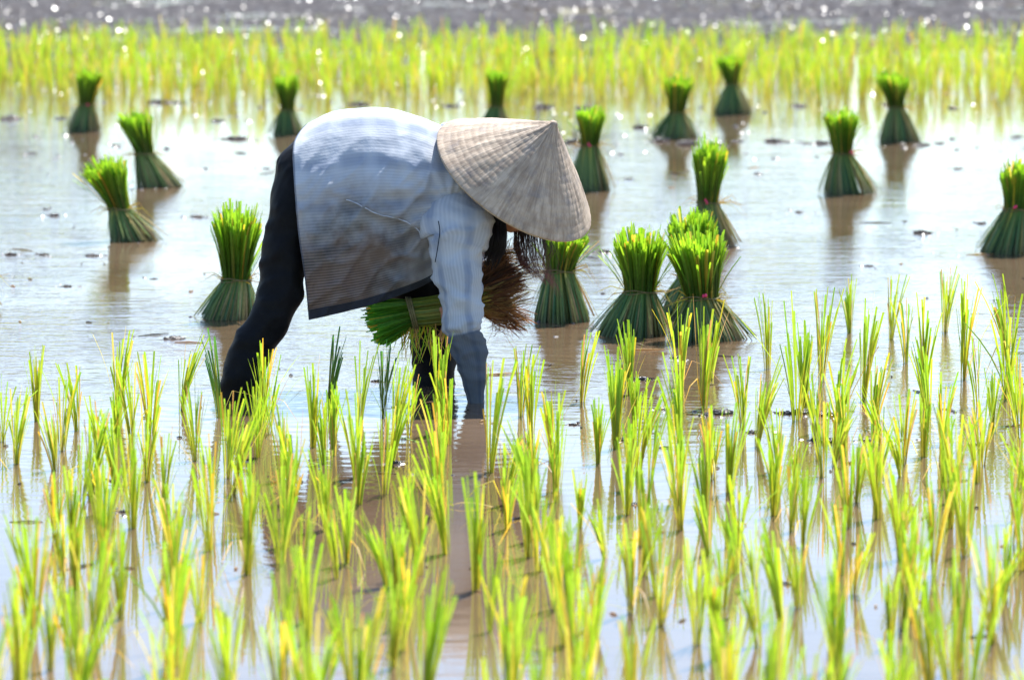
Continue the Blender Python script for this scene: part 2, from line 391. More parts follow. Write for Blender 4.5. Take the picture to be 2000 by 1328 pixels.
HAND = [(72, 822, 145), (121, 880, 155), (108, 918, 130), (150, 841, 140), (177, 968, 195), (231, 813, 170), (257, 862, 160), (294, 845, 165),
 (228, 872, 110), (381, 900, 170), (455, 965, 190), (504, 893, 150), (515, 820, 165), (551, 938, 150),
 (612, 873, 165), (651, 890, 140), (287, 940, 165), (320, 992, 150), (490, 1045, 175), (408, 1075, 180), (32, 905, 150),
 (5, 862, 130), (800, 852, 130), (768, 868, 185), (751, 964, 155), (857, 845, 205), (875, 868, 150), (862, 943, 175),
 (958, 922, 230), (1018, 813, 145), (1037, 852, 170), (1078, 897, 155), (1091, 957, 190), (1136, 785, 148), (1231, 771, 148), (1203, 876, 205),
 (1168, 905, 130), (1329, 755, 175), (1245, 918, 200), (1330, 900, 220), (986, 985, 165), (1043, 1055, 150), (1133, 1030, 115),
 (1373, 798, 212), (1387, 739, 110), (1498, 720, 145), (1557, 820, 250), (1605, 745, 185), (1450, 837, 150), (1478, 872, 165),
 (1517, 922, 137), (1629, 865, 215), (1685, 781, 190), (1660, 650, 105), (1741, 662, 127), (1769, 709, 130), (1804, 760, 185), (1813, 816, 155),
 (1846, 648, 133), (1883, 741, 200), (1841, 865, 140), (1909, 795, 140), (1940, 844, 125), (1965, 778, 190), (1975, 725, 210),
 (1706, 833, 140), (1722, 868, 110), (1554, 950, 90), (1919, 907, 130), (700, 985, 170), (560, 1010, 150), (1390, 935, 150)]
SPECIAL = {(515, 820): 'full bright green rice tuft overlapping the lower edge of the woman\'s bent near leg',
 (857, 845): 'tall yellow-green rice tuft in front of the shin below the held sheaf',
 (958, 922): 'tall bright rice tuft just right of the sleeve dipping into the water',
 (1741, 662): 'narrow left-leaning rice tuft at the far edge of the planted rows, right of the sheaves',
 (177, 968): 'dense upright rice tuft with a brown mud lump at its foot, left foreground',
 (1133, 1030): 'thick stubby rice tuft leaning right with a broad single stem, centre foreground',
 (231, 813): 'tall rice tuft with high thin tips, behind the left rows',
 (1975, 725): 'tall rice tuft rising highest at the right edge of the photo'}
GT = 'rice tufts planted in the near rows'
def put_tuft(px, py, hpx, rg, dark=False, label=None):
    g = G(px, py); me = (DVAR if dark else VAR)[rg.randrange(3 if dark else len(VAR))]
    o = link('rice_tuft', me, loc=g); s_ = hpx * 1.2 / ppm(py) / .225
    o.scale = (s_ * .5 + .45, s_ * .5 + .45, s_ * rg.uniform(.94, 1.0)); o.rotation_euler = (0, 0, rg.uniform(-.5, .5) + (math.pi if rg.random() < .5 else 0))
    tag(o, label or 'small tuft of yellow-green rice blades planted among its neighbours in the shallow foreground water', 'rice plant', GT)
    return o
used = []
for (px, py, h_) in HAND:
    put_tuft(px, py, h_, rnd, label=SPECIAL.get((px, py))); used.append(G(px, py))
put_tuft(430, 815, 165, rnd, True, 'dark blue-green rice tuft touching the left side of the woman\'s near shin'); used.append(G(430, 815))
put_tuft(643, 800, 155, rnd, True, 'dark green rice tuft with bright tips alone on white water between the legs'); used.append(G(643, 800))
put_tuft(748, 808, 150, rnd, True, 'shaded dark rice tuft directly under the leaf end of the held sheaf'); used.append(G(748, 808))
y = 10.7; cnt = 0
while y > 6.15:
    half = 1000 / FPX * y + .12; x = -half + rnd.uniform(0, .15)
    while x < half:
        p = Vector((x + rnd.gauss(0, .03), y + rnd.gauss(0, .035), 0))
        if all((p - q).length > (.115 if y < 9.8 else .165) for q in used):
            py_ = -300 + H * FPX / p.y
            h_ = rnd.uniform(.135, .245) * ppm(py_)
            o = put_tuft(1000 + p.x / p.y * FPX, py_, h_, rnd); o.location = p; used.append(p); cnt += 1
        x += rnd.uniform(.15, .225)
    y -= .185
print('tufts', len(used))

# the planted band across the middle distance: past 300 of a kind, one mass
mb = MB(); rg = random.Random(11); y = 23.3
while y < 29.8:
    x = -6.6
    while x < 6.6:
        edge = 23.6 + .5 * noise.noise(Vector((x * .8, 0, 5)))
        if y > edge:
            add_tuft(mb, rg, Vector((x + rg.gauss(0, .04), y + rg.gauss(0, .05), 0)), h=rg.uniform(.20, .33), segs=3, nb=rg.randint(9, 15), yel=.14)
        x += rg.uniform(.13, .24)
    y += .22
tag(link('rice_seedlings', mb.mesh('rice_seedlings', M['leaf'])), 'band of planted rice seedlings across the middle distance', 'rice seedlings', kind='stuff')

# ------------------------------------------------------------------ tied sheaves standing in the water
def sheaf(base, tie, top, label, seed, n=330, tag_pink=0.0):
    """pixel measures: base (x, y, left, right), tie (x, y, half), top (x, y, half)"""
    bx, by, bl, br = base; sc_ = 1 / ppm(by); org = G(bx, by); rg = random.Random(seed)
    def L(px, py): return Vector(((px - bx) * sc_, 0, (by - py) * sc_))
    T = L(tie[0], tie[1]); TP = L(top[0], top[1] + .17 * (tie[1] - top[1])); tr = tie[2] * sc_ * .86; tpr = top[2] * sc_ * 1.03; bl *= sc_; br *= sc_
    root = empty('rice_sheaf', org); tag(root, label, 'rice sheaf', 'tied rice sheaves standing in the flooded field')
    mu, md = MB(), MB(); hgt = TP.z - T.z; so_ = seed * 3.7; dirty = rg.uniform(.2, 1)
    for k in range(n):
        a = rg.uniform(0, 2 * math.pi); r = math.sqrt(rg.random()) if rg.random() > .35 else rg.uniform(.82, 1.0)
        ux, uy = math.cos(a) * r, math.sin(a) * r
        mid = T + Vector((ux * tr, uy * tr, rg.uniform(-.004, .004)))
        # leaves above the tie
        hh = rg.uniform(.84, 1.04) + .09 * (1 - r * r) + (rg.uniform(.03, .30 if by > 450 else .2) if rg.random() < .3 else 0)
        lob = 1 + .3 * noise.noise(Vector((math.cos(a) * 1.3, math.sin(a) * 1.3, so_ + 9))); hh *= 1 + .14 * noise.noise(Vector((ux * 1.5, uy * 1.5, so_ + 4)))
        e = Vector((TP.x + ux * tpr * 1.02 * lob, uy * tpr * lob, T.z + hgt * hh))
        if rg.random() < .035: e += Vector((ux * tpr * .7, uy * tpr * .5, -hgt * .15))
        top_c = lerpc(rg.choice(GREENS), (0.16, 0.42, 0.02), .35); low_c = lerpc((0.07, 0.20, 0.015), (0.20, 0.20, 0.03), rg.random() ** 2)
        if rg.random() < .07: top_c = rg.choice(YELL); low_c = rg.choice(YELL)
        pts = [];  cs = []
        for s_ in range(5):
            t = s_ / 4; q = mid.lerp(e, t); bul = math.sin(t * math.pi) * (-.06 - .05 * t)
            q += Vector((ux * tpr * bul, uy * tpr * bul, 0)); pts.append(q); cs.append(lerpc(low_c, top_c, max(0, t * 1.35 - .35)))
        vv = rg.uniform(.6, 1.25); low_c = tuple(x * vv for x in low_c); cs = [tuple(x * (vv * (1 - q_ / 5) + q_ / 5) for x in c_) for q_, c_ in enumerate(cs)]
        yaw = a + math.pi / 2 + rg.gauss(0, .5); side = Vector((math.cos(yaw), math.sin(yaw), 0)); wd = rg.uniform(.0045, .0085)
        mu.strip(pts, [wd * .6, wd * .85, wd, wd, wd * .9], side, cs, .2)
        # stalks below the tie
        rs = (br if ux > 0 else bl) * (1 + .22 * noise.noise(Vector((math.cos(a) * 1.6, math.sin(a) * 1.6, so_))))
        e = Vector((ux * rs, uy * (bl + br) * .5, rg.uniform(-.02, .0)))
        if r > .7 and rg.random() < .14: e += Vector((ux, uy, 0)) * rg.uniform(.005, .035); e.z = rg.uniform(0, .02)
        c = lerpc((0.04, 0.13, 0.04), (0.24, 0.32, 0.08), rg.random() ** 1.5)
        if ux > .35 and rg.random() < .55: c = lerpc((0.34, 0.30, 0.08), (0.42, 0.28, 0.14), rg.random())  # right-hand stalks tinted straw: the sunlit side put into the colour
        elif rg.random() < .12: c = (0.30, 0.26, 0.10)
        pts = []
        for s_ in range(5):
            t = s_ / 4; q = mid.lerp(e, t); bul = math.sin(t * math.pi) * (.03 * r)
            pts.append(q + Vector((ux * rs * bul, uy * rs * bul, 0)))
        wd = rg.uniform(.004, .0075)
        md.strip(pts, [wd * .7, wd, wd * 1.05, wd, wd * .8], side, [lerpc(low_c, c, .25), lerpc(low_c, c, .7), c, lerpc(c, (0.06, 0.06, 0.03), .15), lerpc(c, (0.05, 0.04, 0.03), .6)], .35)
    for k in range(14):     # loose dead leaves sticking out of the tie
        a = rg.uniform(-.9, .9) + (math.pi if rg.random() < .35 else 0); d = Vector((math.cos(a), math.sin(a) * .8, 0)); l_ = rg.uniform(.04, .12); c = rg.choice(DRY + YELL)
        q0 = T + d * tr * .8; pts = [q0, q0 + d * l_ * .5 + Vector((0, 0, rg.uniform(-.01, .03))), q0 + d * l_ + Vector((0, 0, rg.uniform(-.07, .02)))]
        md.strip(pts, [.003, .0025, .0006], Vector((-d.y * .3, 0, 1)).normalized(), [c] * 3, .1)
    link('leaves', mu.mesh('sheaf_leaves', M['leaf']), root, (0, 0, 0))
    link('stalks', md.mesh('sheaf_stalks', M['stalk']), root, (0, 0, 0))
    tb = MB()
    for w_ in range(2):
        cs = [T + Vector((math.cos(q / 16 * 2 * math.pi) * (tr * 1.07 + .002), math.sin(q / 16 * 2 * math.pi) * (tr * 1.07 + .002), (w_ - .5) * .006 + .004 * math.sin(q * 1.1 + w_ * 2))) for q in range(17)]
        tb.tube(cs, [.0018] * 17, [.0018] * 17, Vector((0, 0, 1)), 6)
    link('tie_band', tb.mesh('tie_band', M['tie']), root, (0, 0, 0))
    if tag_pink:
        kb = MB(); ctr = T + Vector((tag_pink * tr, -tr * 1.12, .008))
        for q in range(3):
            o1 = Vector((rg.uniform(-.006, .006), 0, rg.uniform(-.008, .008)))
            kb.tube([ctr + o1 + Vector((0, 0, -.006)), ctr + o1, ctr + o1 + Vector((0, 0, .006))], [.001, .004, .001], [.001, .004, .001], Vector((0, 1, 0)), 8)
        link('string_knot', kb.mesh('string_knot', M['pink']), root, (0, 0, 0))
    return root
SH = [
 ((163, 256, 34, 32), (170, 205, 17), (178, 135, 26), 'small blurred rice sheaf farthest to the upper left, with a pink knot', 1, .3),
 ((563, 264, 32, 32), (562, 215, 15), (560, 145, 26), 'small far rice sheaf just left of the woman\'s raised back', 2, 0),
 ((966, 262, 34, 32), (970, 208, 15), (972, 135, 24), 'far rice sheaf partly hidden behind the top of the conical hat', 3, 0),
 ((315, 364, 44, 46), (283, 300, 22), (262, 217, 32), 'left-leaning rice sheaf with skirt spread right, middle of the three at upper left', 4, 0),
 ((256, 469, 42, 58), (234, 408, 25), (208, 312, 42), 'rice sheaf bent to the left with stray pale stalks at its right, nearest upper-left one', 5, 0),
 ((445, 620, 60, 56), (462, 545, 32), (463, 408, 51), 'large rice sheaf standing just left of the woman\'s black trouser leg', 6, 0),
 ((1155, 372, 38, 40), (1152, 285, 20), (1153, 208, 30), 'rice sheaf with a pink knot just right of the tip of the conical hat', 7, -.1),
 ((1318, 269, 46, 46), (1322, 220, 18), (1325, 146, 29), 'far rice sheaf between the hat and the farthest right sheaf, wide yellowish skirt', 8, 0),
 ((1428, 223, 35, 42), (1430, 165, 14), (1425, 108, 24), 'farthest and smallest rice sheaf, touching the green band at upper right', 9, 0),
 ((1757, 277, 42, 42), (1750, 210, 17), (1743, 138, 33), 'far rice sheaf at upper right with a long brownish reflection', 10, 0),
 ((1660, 377, 54, 54), (1645, 300, 22), (1643, 211, 35), 'lone rice sheaf with a pink knot on white water, right of centre', 11, .8),
 ((1395, 481, 45, 46), (1382, 395, 24), (1388, 283, 35), 'rice sheaf with pale right side standing behind the group of three', 12, -.3),
 ((1100, 626, 60, 56), (1093, 528, 32), (1103, 452, 42), 'rice sheaf standing directly under the right edge of the hat', 13, 0),
 ((1238, 653, 75, 68), (1250, 568, 35), (1250, 450, 52), 'broad rice sheaf on the left of the group of three, skirt spread left', 14, 0),
 ((1345, 612, 55, 55), (1350, 540, 30), (1350, 414, 45), 'rice sheaf mostly hidden at the back of the group of three', 15, 0),
 ((1380, 660, 75, 82), (1370, 580, 38), (1362, 458, 53), 'rice sheaf at the front of the group of three, red-pink knot at its waist', 16, .1),
 ((1965, 493, 58, 60), (1985, 408, 30), (1990, 320, 38), 'large rice sheaf cut by the right edge of the photo', 17, -.3),
 ((-46, 608, 40, 42), (-48, 540, 22), (-52, 420, 34), 'rice sheaf almost wholly outside the left edge, only its skirt tip showing', 18, 0)]
for b_, t_, p_, lab, sd_, pk in SH: sheaf(b_, t_, p_, lab, sd_, 460 if b_[1] > 450 else 330, pk)

# ------------------------------------------------------------------ mud lumps and floating bits
def lump_mesh(seed, n=22, m=12):
    b = MB(); rows = []
    for i in range(m):
        ph = math.pi / 2 * i / (m - 1); row = []
        for j in range(n):
            th = 2 * math.pi * j / n; d = Vector((math.cos(th) * math.cos(ph), math.sin(th) * math.cos(ph), math.sin(ph)))
            rr = 1 + .55 * noise.fractal(d * 2.3 + Vector((seed * 7, 0, 0)), 1, 2, 4)
            q = d * rr; row.append(b.vert((q.x, q.y, q.z * .5 * (1 + .8 * noise.noise(d * 4 + Vector((0, seed, 0)))) - .12)))
        rows.append(row)
    for i in range(m - 1):
        for j in range(n): b.face(rows[i][j], rows[i][(j + 1) % n], rows[i + 1][(j + 1) % n], rows[i + 1][j])
    return b.mesh('mud_lump', M['mud'])
LM = [lump_mesh(i) for i in range(7)]
LUMPS = [(22, 233, 40), (425, 237, 28), (465, 272, 44), (440, 272, 22), (118, 232, 24), (310, 201, 50), (350, 202, 30), (340, 662, 40), (1510, 277, 40), (1535, 278, 22), (1605, 281, 36), (1575, 281, 20),
 (1800, 456, 34), (1405, 808, 60), (1380, 812, 30), (1570, 806, 70), (1615, 812, 40), (1530, 808, 36), (1608, 862, 56), (1252, 742, 40), (105, 422, 26), (385, 424, 26), (1180, 493, 24), (1345, 282, 46), (1290, 276, 40), (1120, 278, 34), (1250, 250, 30),
 (1395, 284, 30), (1440, 277, 26), (1800, 284, 36), (1835, 281, 20), (1110, 282, 20), (1985, 268, 24), (735, 745, 24), (168, 966, 18), (1690, 860, 26), (1850, 800, 22), (1910, 868, 30), (20, 498, 26), (85, 498, 20), (180, 500, 30), (1915, 437, 24), (1420, 485, 20), (1060, 210, 40), (1140, 212, 30), (880, 208, 34), (700, 205, 40),
 (1740, 205, 36), (1860, 212, 26), (1560, 208, 30), (240, 330, 18), (400, 330, 16), (470, 300, 22), (1210, 860, 26), (770, 905, 30), (845, 930, 22), (1290, 800, 20), (90, 410, 14),
 (225, 285, 20), (520, 330, 16), (60, 300, 22), (1480, 340, 18), (1870, 330, 22), (1230, 350, 16), (1560, 415, 18), (1700, 520, 16), (130, 560, 20), (300, 545, 16), (1320, 700, 26), (1470, 845, 30), (1760, 860, 28), (1655, 905, 24), (1120, 830, 22), (560, 940, 26), (240, 1000, 22), (1240, 985, 20)]
for k, (px, py, wpx) in enumerate(LUMPS):
    o = link('mud_lump', LM[k % 7], loc=G(px, py)); s_ = wpx / ppm(py) * .5; o.scale = (s_, s_ * rnd.uniform(.5, .9), s_ * rnd.uniform(.45, .8)); o.rotation_euler.z = rnd.uniform(-.5, .5)
    lab = {4: None, 13: 'wide low lump of wet dark mud among the tufts, left of a similar one', 15: 'widest lump of crumbly wet mud at the foot of a tall tuft, right foreground',
           7: 'single dark mud lump on open water left of the woman\'s leg', 12: 'small dark mud lump alone on white water at far right'}.get(k)
    tag(o, lab or 'small glistening lump of dark wet mud breaking the water surface', 'mud lump', 'wet mud lumps breaking the water')
mb = MB(); rg = random.Random(5)
for k in range(170):    # floating crumbs and short straws nobody could count
    p = G(rg.uniform(-30, 2030), rg.choice((rg.uniform(300, 760), rg.uniform(760, 1300)))); a = rg.uniform(0, 3.14); l_ = rg.choice((.006, .01, .015, .05)) * rg.uniform(.5, 1.3)
    d = Vector((math.cos(a), math.sin(a), 0)); c = rg.choice(DRY + [(0.07, 0.05, 0.04), (0.05, 0.04, 0.03), (0.25, 0.2, 0.1)])
    mb.tube([p - d * l_ + Vector((0, 0, .001)), p + Vector((0, 0, .003)), p + d * l_ + Vector((0, 0, .0015))], [.001, .003, .001], [.001, .0025, .001], Vector((0, 0, 1)), 6, c=c)
tag(link('floating_debris', mb.mesh('floating_debris', M['root'])), 'crumbs of mud and bits of straw floating on the water', 'debris', kind='stuff')
mb = MB(); rg = random.Random(15)
def crumb(x, y, z, r):
    """flat-topped wet clod with facets about 30 degrees steep"""
    r1 = []; r2 = []; a0 = rg.uniform(0, 6.28); st_ = math.tan(R(32 + rg.gauss(0, 7))); top = mb.vert((x, y, z + r * .5 * st_ + r * .04))
    for j in range(6):
        th = a0 + j * math.pi / 3 + rg.gauss(0, .1); k_ = r * rg.uniform(.9, 1.1)
        r1.append(mb.vert((x + k_ * .5 * math.cos(th), y + k_ * .5 * math.sin(th), z + r * .5 * st_))); r2.append(mb.vert((x + k_ * 1.2 * math.cos(th), y + k_ * 1.2 * math.sin(th), z - r * .2 * st_)))
    for j in range(6): mb.face(r1[j], r2[j], r2[(j + 1) % 6], r1[(j + 1) % 6]); mb.face(top, r1[j], r1[(j + 1) % 6])
for k in range(8500):  # clods added for sparkle, their facets pitched to throw back the sun
    y = rg.choice((rg.uniform(29.2, 45), rg.uniform(29.2, 45), rg.uniform(29.2, 45), rg.uniform(19.5, 29.5)))
    x = rg.uniform(-.19, .19) * y
    if y < 29.2 and noise.noise(Vector((x * 1.2, y * 2.0, 8))) < .05: continue
    crumb(x, y, .0 if y < 29.2 else rg.uniform(-.01, .035), rg.choice((.006, .009, .012, .016, .024)) * (1 if y > 29 else .8))
for k in range(520):    # crumbs trailing round the lumps and sheaves
    px, py, w_ = rg.choice(LUMPS + [(b[0][0], b[0][1] + 3, b[0][2] * 1.2) for b in SH]); p = G(px + rg.gauss(0, w_ * .8), py + rg.gauss(0, 2.5)); crumb(p.x, p.y, 0, rg.uniform(.003, .010))
tag(link('mud_crumbs', mb.mesh('mud_crumbs', M['glint'], False)), 'wet mud crumbs shaped to glint, strewn over the far field and shallows', 'mud crumbs', kind='stuff')
def straw(px, py, ang, lpx, col, label):
    b = MB(); p = G(px, py); l_ = lpx / ppm(py); d = Vector((math.cos(ang), math.sin(ang) * 1.0, 0)); s_ = Vector((-d.y, d.x, 0))
    pts = [d * (l_ * (t - .5)) + s_ * (math.sin(t * 3) * l_ * .06) + Vector((0, 0, .004 + .006 * math.sin(t * 5))) for t in (0, .25, .5, .75, 1)]
    b.strip(pts, [.002, .005, .006, .005, .001], s_, [col] * 5, .2)
    tag(link('fallen_leaf', b.mesh('fallen_leaf', M['leaf']), loc=p), label, 'leaf', 'cut rice leaves floating on the water')
straw(590, 907, .15, 120, (0.22, 0.40, 0.05), 'long green leaf floating left of centre among the near tufts')
straw(790, 862, -.35, 90, (0.22, 0.42, 0.05), 'bright green leaf floating over the brown reflection under the woman')
straw(1055, 902, .3, 60, (0.20, 0.10, 0.05), 'curled brown leaf floating below the hat, between two tufts')
straw(215, 955, .1, 70, (0.55, 0.42, 0.12), 'straw-yellow leaf floating beside the dense left foreground tuft')
straw(1690, 815, -.8, 60, (0.30, 0.16, 0.08), 'reddish dead leaf beside the widest mud lump')
straw(930, 990, .05, 110, (0.55, 0.40, 0.12), 'pale straw leaf lying across the brown reflection')
straw(420, 977, .0, 90, (0.58, 0.45, 0.15), 'thin yellow straw floating level between left foreground tufts')

# ------------------------------------------------------------------ the woman
PXM = FPX / D0
feet = P(640, 790, 0); feet.z = 0
woman = empty('person', feet)
tag(woman, 'woman bent double in pale striped shirt, black trousers and conical hat, planting rice', 'person')
def chain(keys, n, shrink=0.0):
    """keys (px, py, dd, half width px, depth half width m) -> centres, ra, rb"""
    s = cr(keys, n)
    return [P(a, b, c) for a, b, c, _, _ in s], [max(.004, d / PXM - shrink) for _, _, _, d, _ in s], [max(.004, e - shrink) for *_, e in s]
NEAR_LEG = [(650, 300, -.0, 44, .09), (610, 325, -.03, 60, .10), (588, 375, -.07, 56, .085), (568, 450, -.09, 49, .08), (554, 520, -.10, 44, .072), (547, 570, -.12, 42, .066), (528, 620, -.14, 39, .062),
            (502, 660, -.15, 38, .060), (484, 700, -.16, 39, .058), (475, 740, -.17, 40, .056), (467, 775, -.17, 35, .054), (464, 830, -.17, 35, .054), (466, 900, -.17, 34, .054)]
FAR_LEG = [(650, 300, .02, 44, .09), (625, 330, .06, 58, .10), (680, 420, .10, 56, .085), (750, 500, .13, 52, .078), (808, 560, .15, 50, .072), (836, 610, .16, 45, .068), (846, 660, .17, 43, .062),
           (848, 710, .18, 42, .06), (849, 760, .18, 41, .058), (850, 840, .18, 38, .055)]
def wrinkle(amp, sc):
    def f(u, v, q, nrm):
        a = noise.noise(Vector((q.x * sc * .45, q.y * sc * .45, q.z * sc * 1.5))) + .5 * noise.noise(q * sc * 2.3)
        r_ = 1 - abs(noise.noise(Vector((q.x * sc * .5 + q.z * sc * .4, q.y * sc * .5, q.z * sc - q.x * sc * .5)))) * 2.6
        return nrm * (amp * (a + 1.3 * max(0, r_) ** 2.5))
    return f
# trousers
mb = MB()
c_, a_, b_ = chain(NEAR_LEG, 60); mb.tube(c_, a_, b_, FWD, 28, fn=wrinkle(.006, 15))
c_, a_, b_ = chain(FAR_LEG, 60); mb.tube(c_, a_, b_, FWD, 28, fn=wrinkle(.006, 15))
link('trousers', remesh(mb, 'trousers', M['trouser'], .006, 3), woman)

# head frame: crown up and to the right, turned a little to the camera; she looks down at the row
AX = (RT * (.585 * math.cos(R(28))) + UP * (.811 * math.cos(R(28))) - FWD * math.sin(R(28))).normalized()
FACE = (RT * .811 - UP * .585); FACE = (FACE - AX * FACE.dot(AX)).normalized()
EAR = AX.cross(FACE).normalized()
HATC = P(1004, 352, -.07)
HC = HATC - AX * .012
def HP(u, f, e): return HC + AX * u + FACE * f + EAR * e
mb = MB()
# skull and face as one surface of revolution-like rings, then nose, chin, ears, fused by remeshing
rings = [(-.118, .028, .030, .052), (-.105, .045, .042, .046), (-.085, .060, .056, .034), (-.055, .074, .066, .020), (-.02, .086, .073, .010), (.02, .094, .077, .000), (.055, .092, .075, -.006), (.085, .075, .062, -.008), (.105, .048, .042, -.008), (.114, .02, .018, -.008)]
cs = cr(rings, 30); rows = []
for (u, rf, re, off) in cs:
    row = []
    for j in range(28):
        t = 2 * math.pi * j / 28; f = math.cos(t) * rf + off; e = math.sin(t) * re
        sock = .006 * math.exp(-((u + .0) / .014) ** 2) * (math.exp(-((e - .032) / .014) ** 2) + math.exp(-((e + .032) / .014) ** 2)) if math.cos(t) > 0 else 0
        row.append(mb.vert(HP(u, f - sock, e)))
    rows.append(row)
for i in range(29):
    for j in range(28): mb.face(rows[i][j], rows[i][(j + 1) % 28], rows[i + 1][(j + 1) % 28], rows[i + 1][j])
mb.face(*rows[0][::-1]); mb.face(*rows[-1])
def ball(b, c, rx, ry, rz, ax=(FACE, EAR, AX), n=12):
    rws = []
    for i in range(n + 1):
        ph = math.pi * i / n; rws.append([b.vert(c + ax[0] * (rx * math.sin(ph) * math.cos(2 * math.pi * j / n)) + ax[1] * (ry * math.sin(ph) * math.sin(2 * math.pi * j / n)) + ax[2] * (rz * math.cos(ph))) for j in range(n)])
    for i in range(n):
        for j in range(n): b.face(rws[i][j], rws[i][(j + 1) % n], rws[i + 1][(j + 1) % n], rws[i + 1][j])
ball(mb, HP(-.018, .098, 0), .012, .008, .022); ball(mb, HP(-.034, .101, 0), .013, .016, .010)     # nose
ball(mb, HP(-.062, .087, 0), .011, .022, .006); ball(mb, HP(-.074, .086, 0), .011, .019, .006)     # lips
ball(mb, HP(-.098, .080, 0), .018, .022, .016)                                                  # chin
for e in (-1, 1): ball(mb, HP(-.012, -.005, .076 * e), .017, .009, .030)                           # ears
ball(mb, HP(-.005, .088, .031), .010, .014, .008); ball(mb, HP(-.005, .088, -.031), .010, .014, .008)  # lids
# neck and torso
def tubeP(keys, n, nn=20, shrink=0): c, a, b = chain(keys, n, shrink); mb.tube(c, a, b, FWD, nn)
neck0 = HP(-.07, -.035, 0)
mb.tube([HP(-.02, -.02, 0), neck0, neck0.lerp(P(890, 345, 0), .5), P(890, 345, 0)], [.052, .050, .052, .062], [.05, .05, .055, .07], FWD, 20)
tubeP([(620, 325, 0, 50, .12), (680, 315, 0, 66, .13), (740, 315, 0, 70, .13), (800, 330, 0, 76, .145), (850, 350, 0, 72, .15), (900, 375, 0, 50, .12)], 24, 24)
tubeP(NEAR_LEG, 40, 20, .012); tubeP(FAR_LEG, 40, 20, .012)
# feet pushed into the mud under the water
for (x0, dd) in ((466, -.17), (850, .18)):
    a0 = P(x0, 895, dd); mb.tube([a0 - RT * .05 + Vector((0, 0, -.01)), a0 + Vector((0, 0, .01)), a0 + RT * .08, a0 + RT * .17 + Vector((0, 0, -.03)), a0 + RT * .2 + Vector((0, 0, -.04))], [.02, .045, .035, .022, .01], [.03, .038, .045, .045, .03], FWD, 14)
NEAR_ARM = [(875, 400, -.12, 44, .05), (892, 445, -.155, 44, .05), (895, 500, -.17, 38, .045), (900, 550, -.18, 34, .042), (903, 600, -.19, 30, .038), (908, 650, -.19, 28, .034), (920, 710, -.19, 22, .028), (930, 770, -.19, 15, .021), (934, 800, -.19, 15, .019)]
FAR_ARM = [(875, 400, .12, 44, .05), (893, 440, .16, 44, .05), (903, 480, .17, 38, .045), (915, 520, .17, 33, .04), (920, 555, .16, 30, .037), (905, 582, .13, 25, .032), (896, 596, .11, 18, .026), (890, 604, .10, 15, .022)]
tubeP(NEAR_ARM, 30, 16); tubeP(FAR_ARM, 30, 16)
def hand(b, wrist, palm_dir, palm_n, thumb_side, curl, ln=.085):
    """palm with four separate curled fingers and a thumb leaving its side"""
    pd = palm_dir.normalized(); pn = palm_n.normalized(); ps = pd.cross(pn).normalized() * thumb_side
    b.tube([wrist, wrist + pd * .03, wrist + pd * .06, wrist + pd * ln], [.020, .032, .038, .036] if True else 0, [.016, .016, .014, .011], pn, 14)
    for k, (off, l_) in enumerate(((.027, .066), (.009, .074), (-.009, .069), (-.026, .054))):
        q = wrist + pd * (ln - .008) + ps * off; d = pd.copy(); pts = [q]; ra = [.0085]
        for s_ in range(3):
            d = (Matrix.Rotation(-curl[s_] * thumb_side, 3, ps) @ d); q = q + d * l_ * (.42, .33, .27)[s_]
            pts.append(q); ra.append((.0082, .0075, .006)[s_])
        cc = cr([tuple(p) + (r,) for p, r in zip(pts, ra)], 10); b.tube([Vector(x[:3]) for x in cc], [x[3] for x in cc], [x[3] for x in cc], ps, 10)
    q = wrist + pd * .028 + ps * .026; d = (pd * .6 + ps * .75).normalized(); pts = [(*q, .012), (*(q + d * .03), .0105), (*(q + d * .055 - pn * .012), .0085), (*(q + d * .07 - pn * .026), .006)]
    cc = cr(pts, 9); b.tube([Vector(x[:3]) for x in cc], [x[3] for x in cc], [x[3] for x in cc], pn, 10)
hand(mb, P(934, 798, -.19), -UP * 1 + RT * .15, -RT, 1, (.3, .35, .3))                      # planting hand, in the water
hand(mb, P(889, 603, .09), -RT * .9 - UP * .1 - FWD * .5, UP * .3 - FWD, -1, (.5, .7, .5))         # hand round the held sheaf
for k, yy in enumerate((606, 619, 631, 642)):                                                     # its fingertips closing over the near side
    cc = cr([(905, yy + 6, .07, 0), (893, yy + 2, -.02, 0), (872, yy, -.068, 0), (858 + k * 3, yy - 3, -.066, 0)], 12)
    mb.tube([P(x[0], x[1], x[2]) for x in cc], [.0078] * 11 + [.0055], [.0078] * 11 + [.0055], UP, 10)
link('body', remesh(mb, 'body', M['skin'], .0045, 2), woman)

# shirt: torso sheet
VK = [0, .2, .42, .64, .84, 1]
ST = [ # six points from the near placket edge over the near side to the ridge of the back
 [(603, 625, -.12), (596, 550, -.16), (583, 455, -.19), (574, 350, -.195), (574, 280, -.15), (600, 242, 0)],
 [(660, 612, -.11), (652, 545, -.15), (642, 450, -.18), (634, 350, -.185), (630, 262, -.12), (645, 222, 0)],
 [(720, 597, -.08), (717, 535, -.13), (708, 445, -.18), (700, 340, -.19), (695, 250, -.12), (700, 212, 0)],
 [(780, 577, -.07), (780, 520, -.12), (772, 440, -.175), (762, 340, -.19), (757, 250, -.12), (757, 212, 0)],
 [(835, 553, -.05), (836, 503, -.10), (830, 430, -.165), (822, 345, -.185), (816, 265, -.12), (815, 228, 0)],
 [(880, 520, -.03), (885, 478, -.08), (880, 420, -.14), (872, 350, -.17), (864, 285, -.11), (862, 248, 0)],
 [(915, 475, -.02), (925, 445, -.07), (926, 400, -.12), (916, 350, -.14), (904, 300, -.09), (900, 264, 0)],
 [(945, 440, -.02), (952, 425, -.05), (955, 395, -.08), (948, 358, -.09), (938, 318, -.06), (925, 285, 0)]]
NU, NV = 110, 96
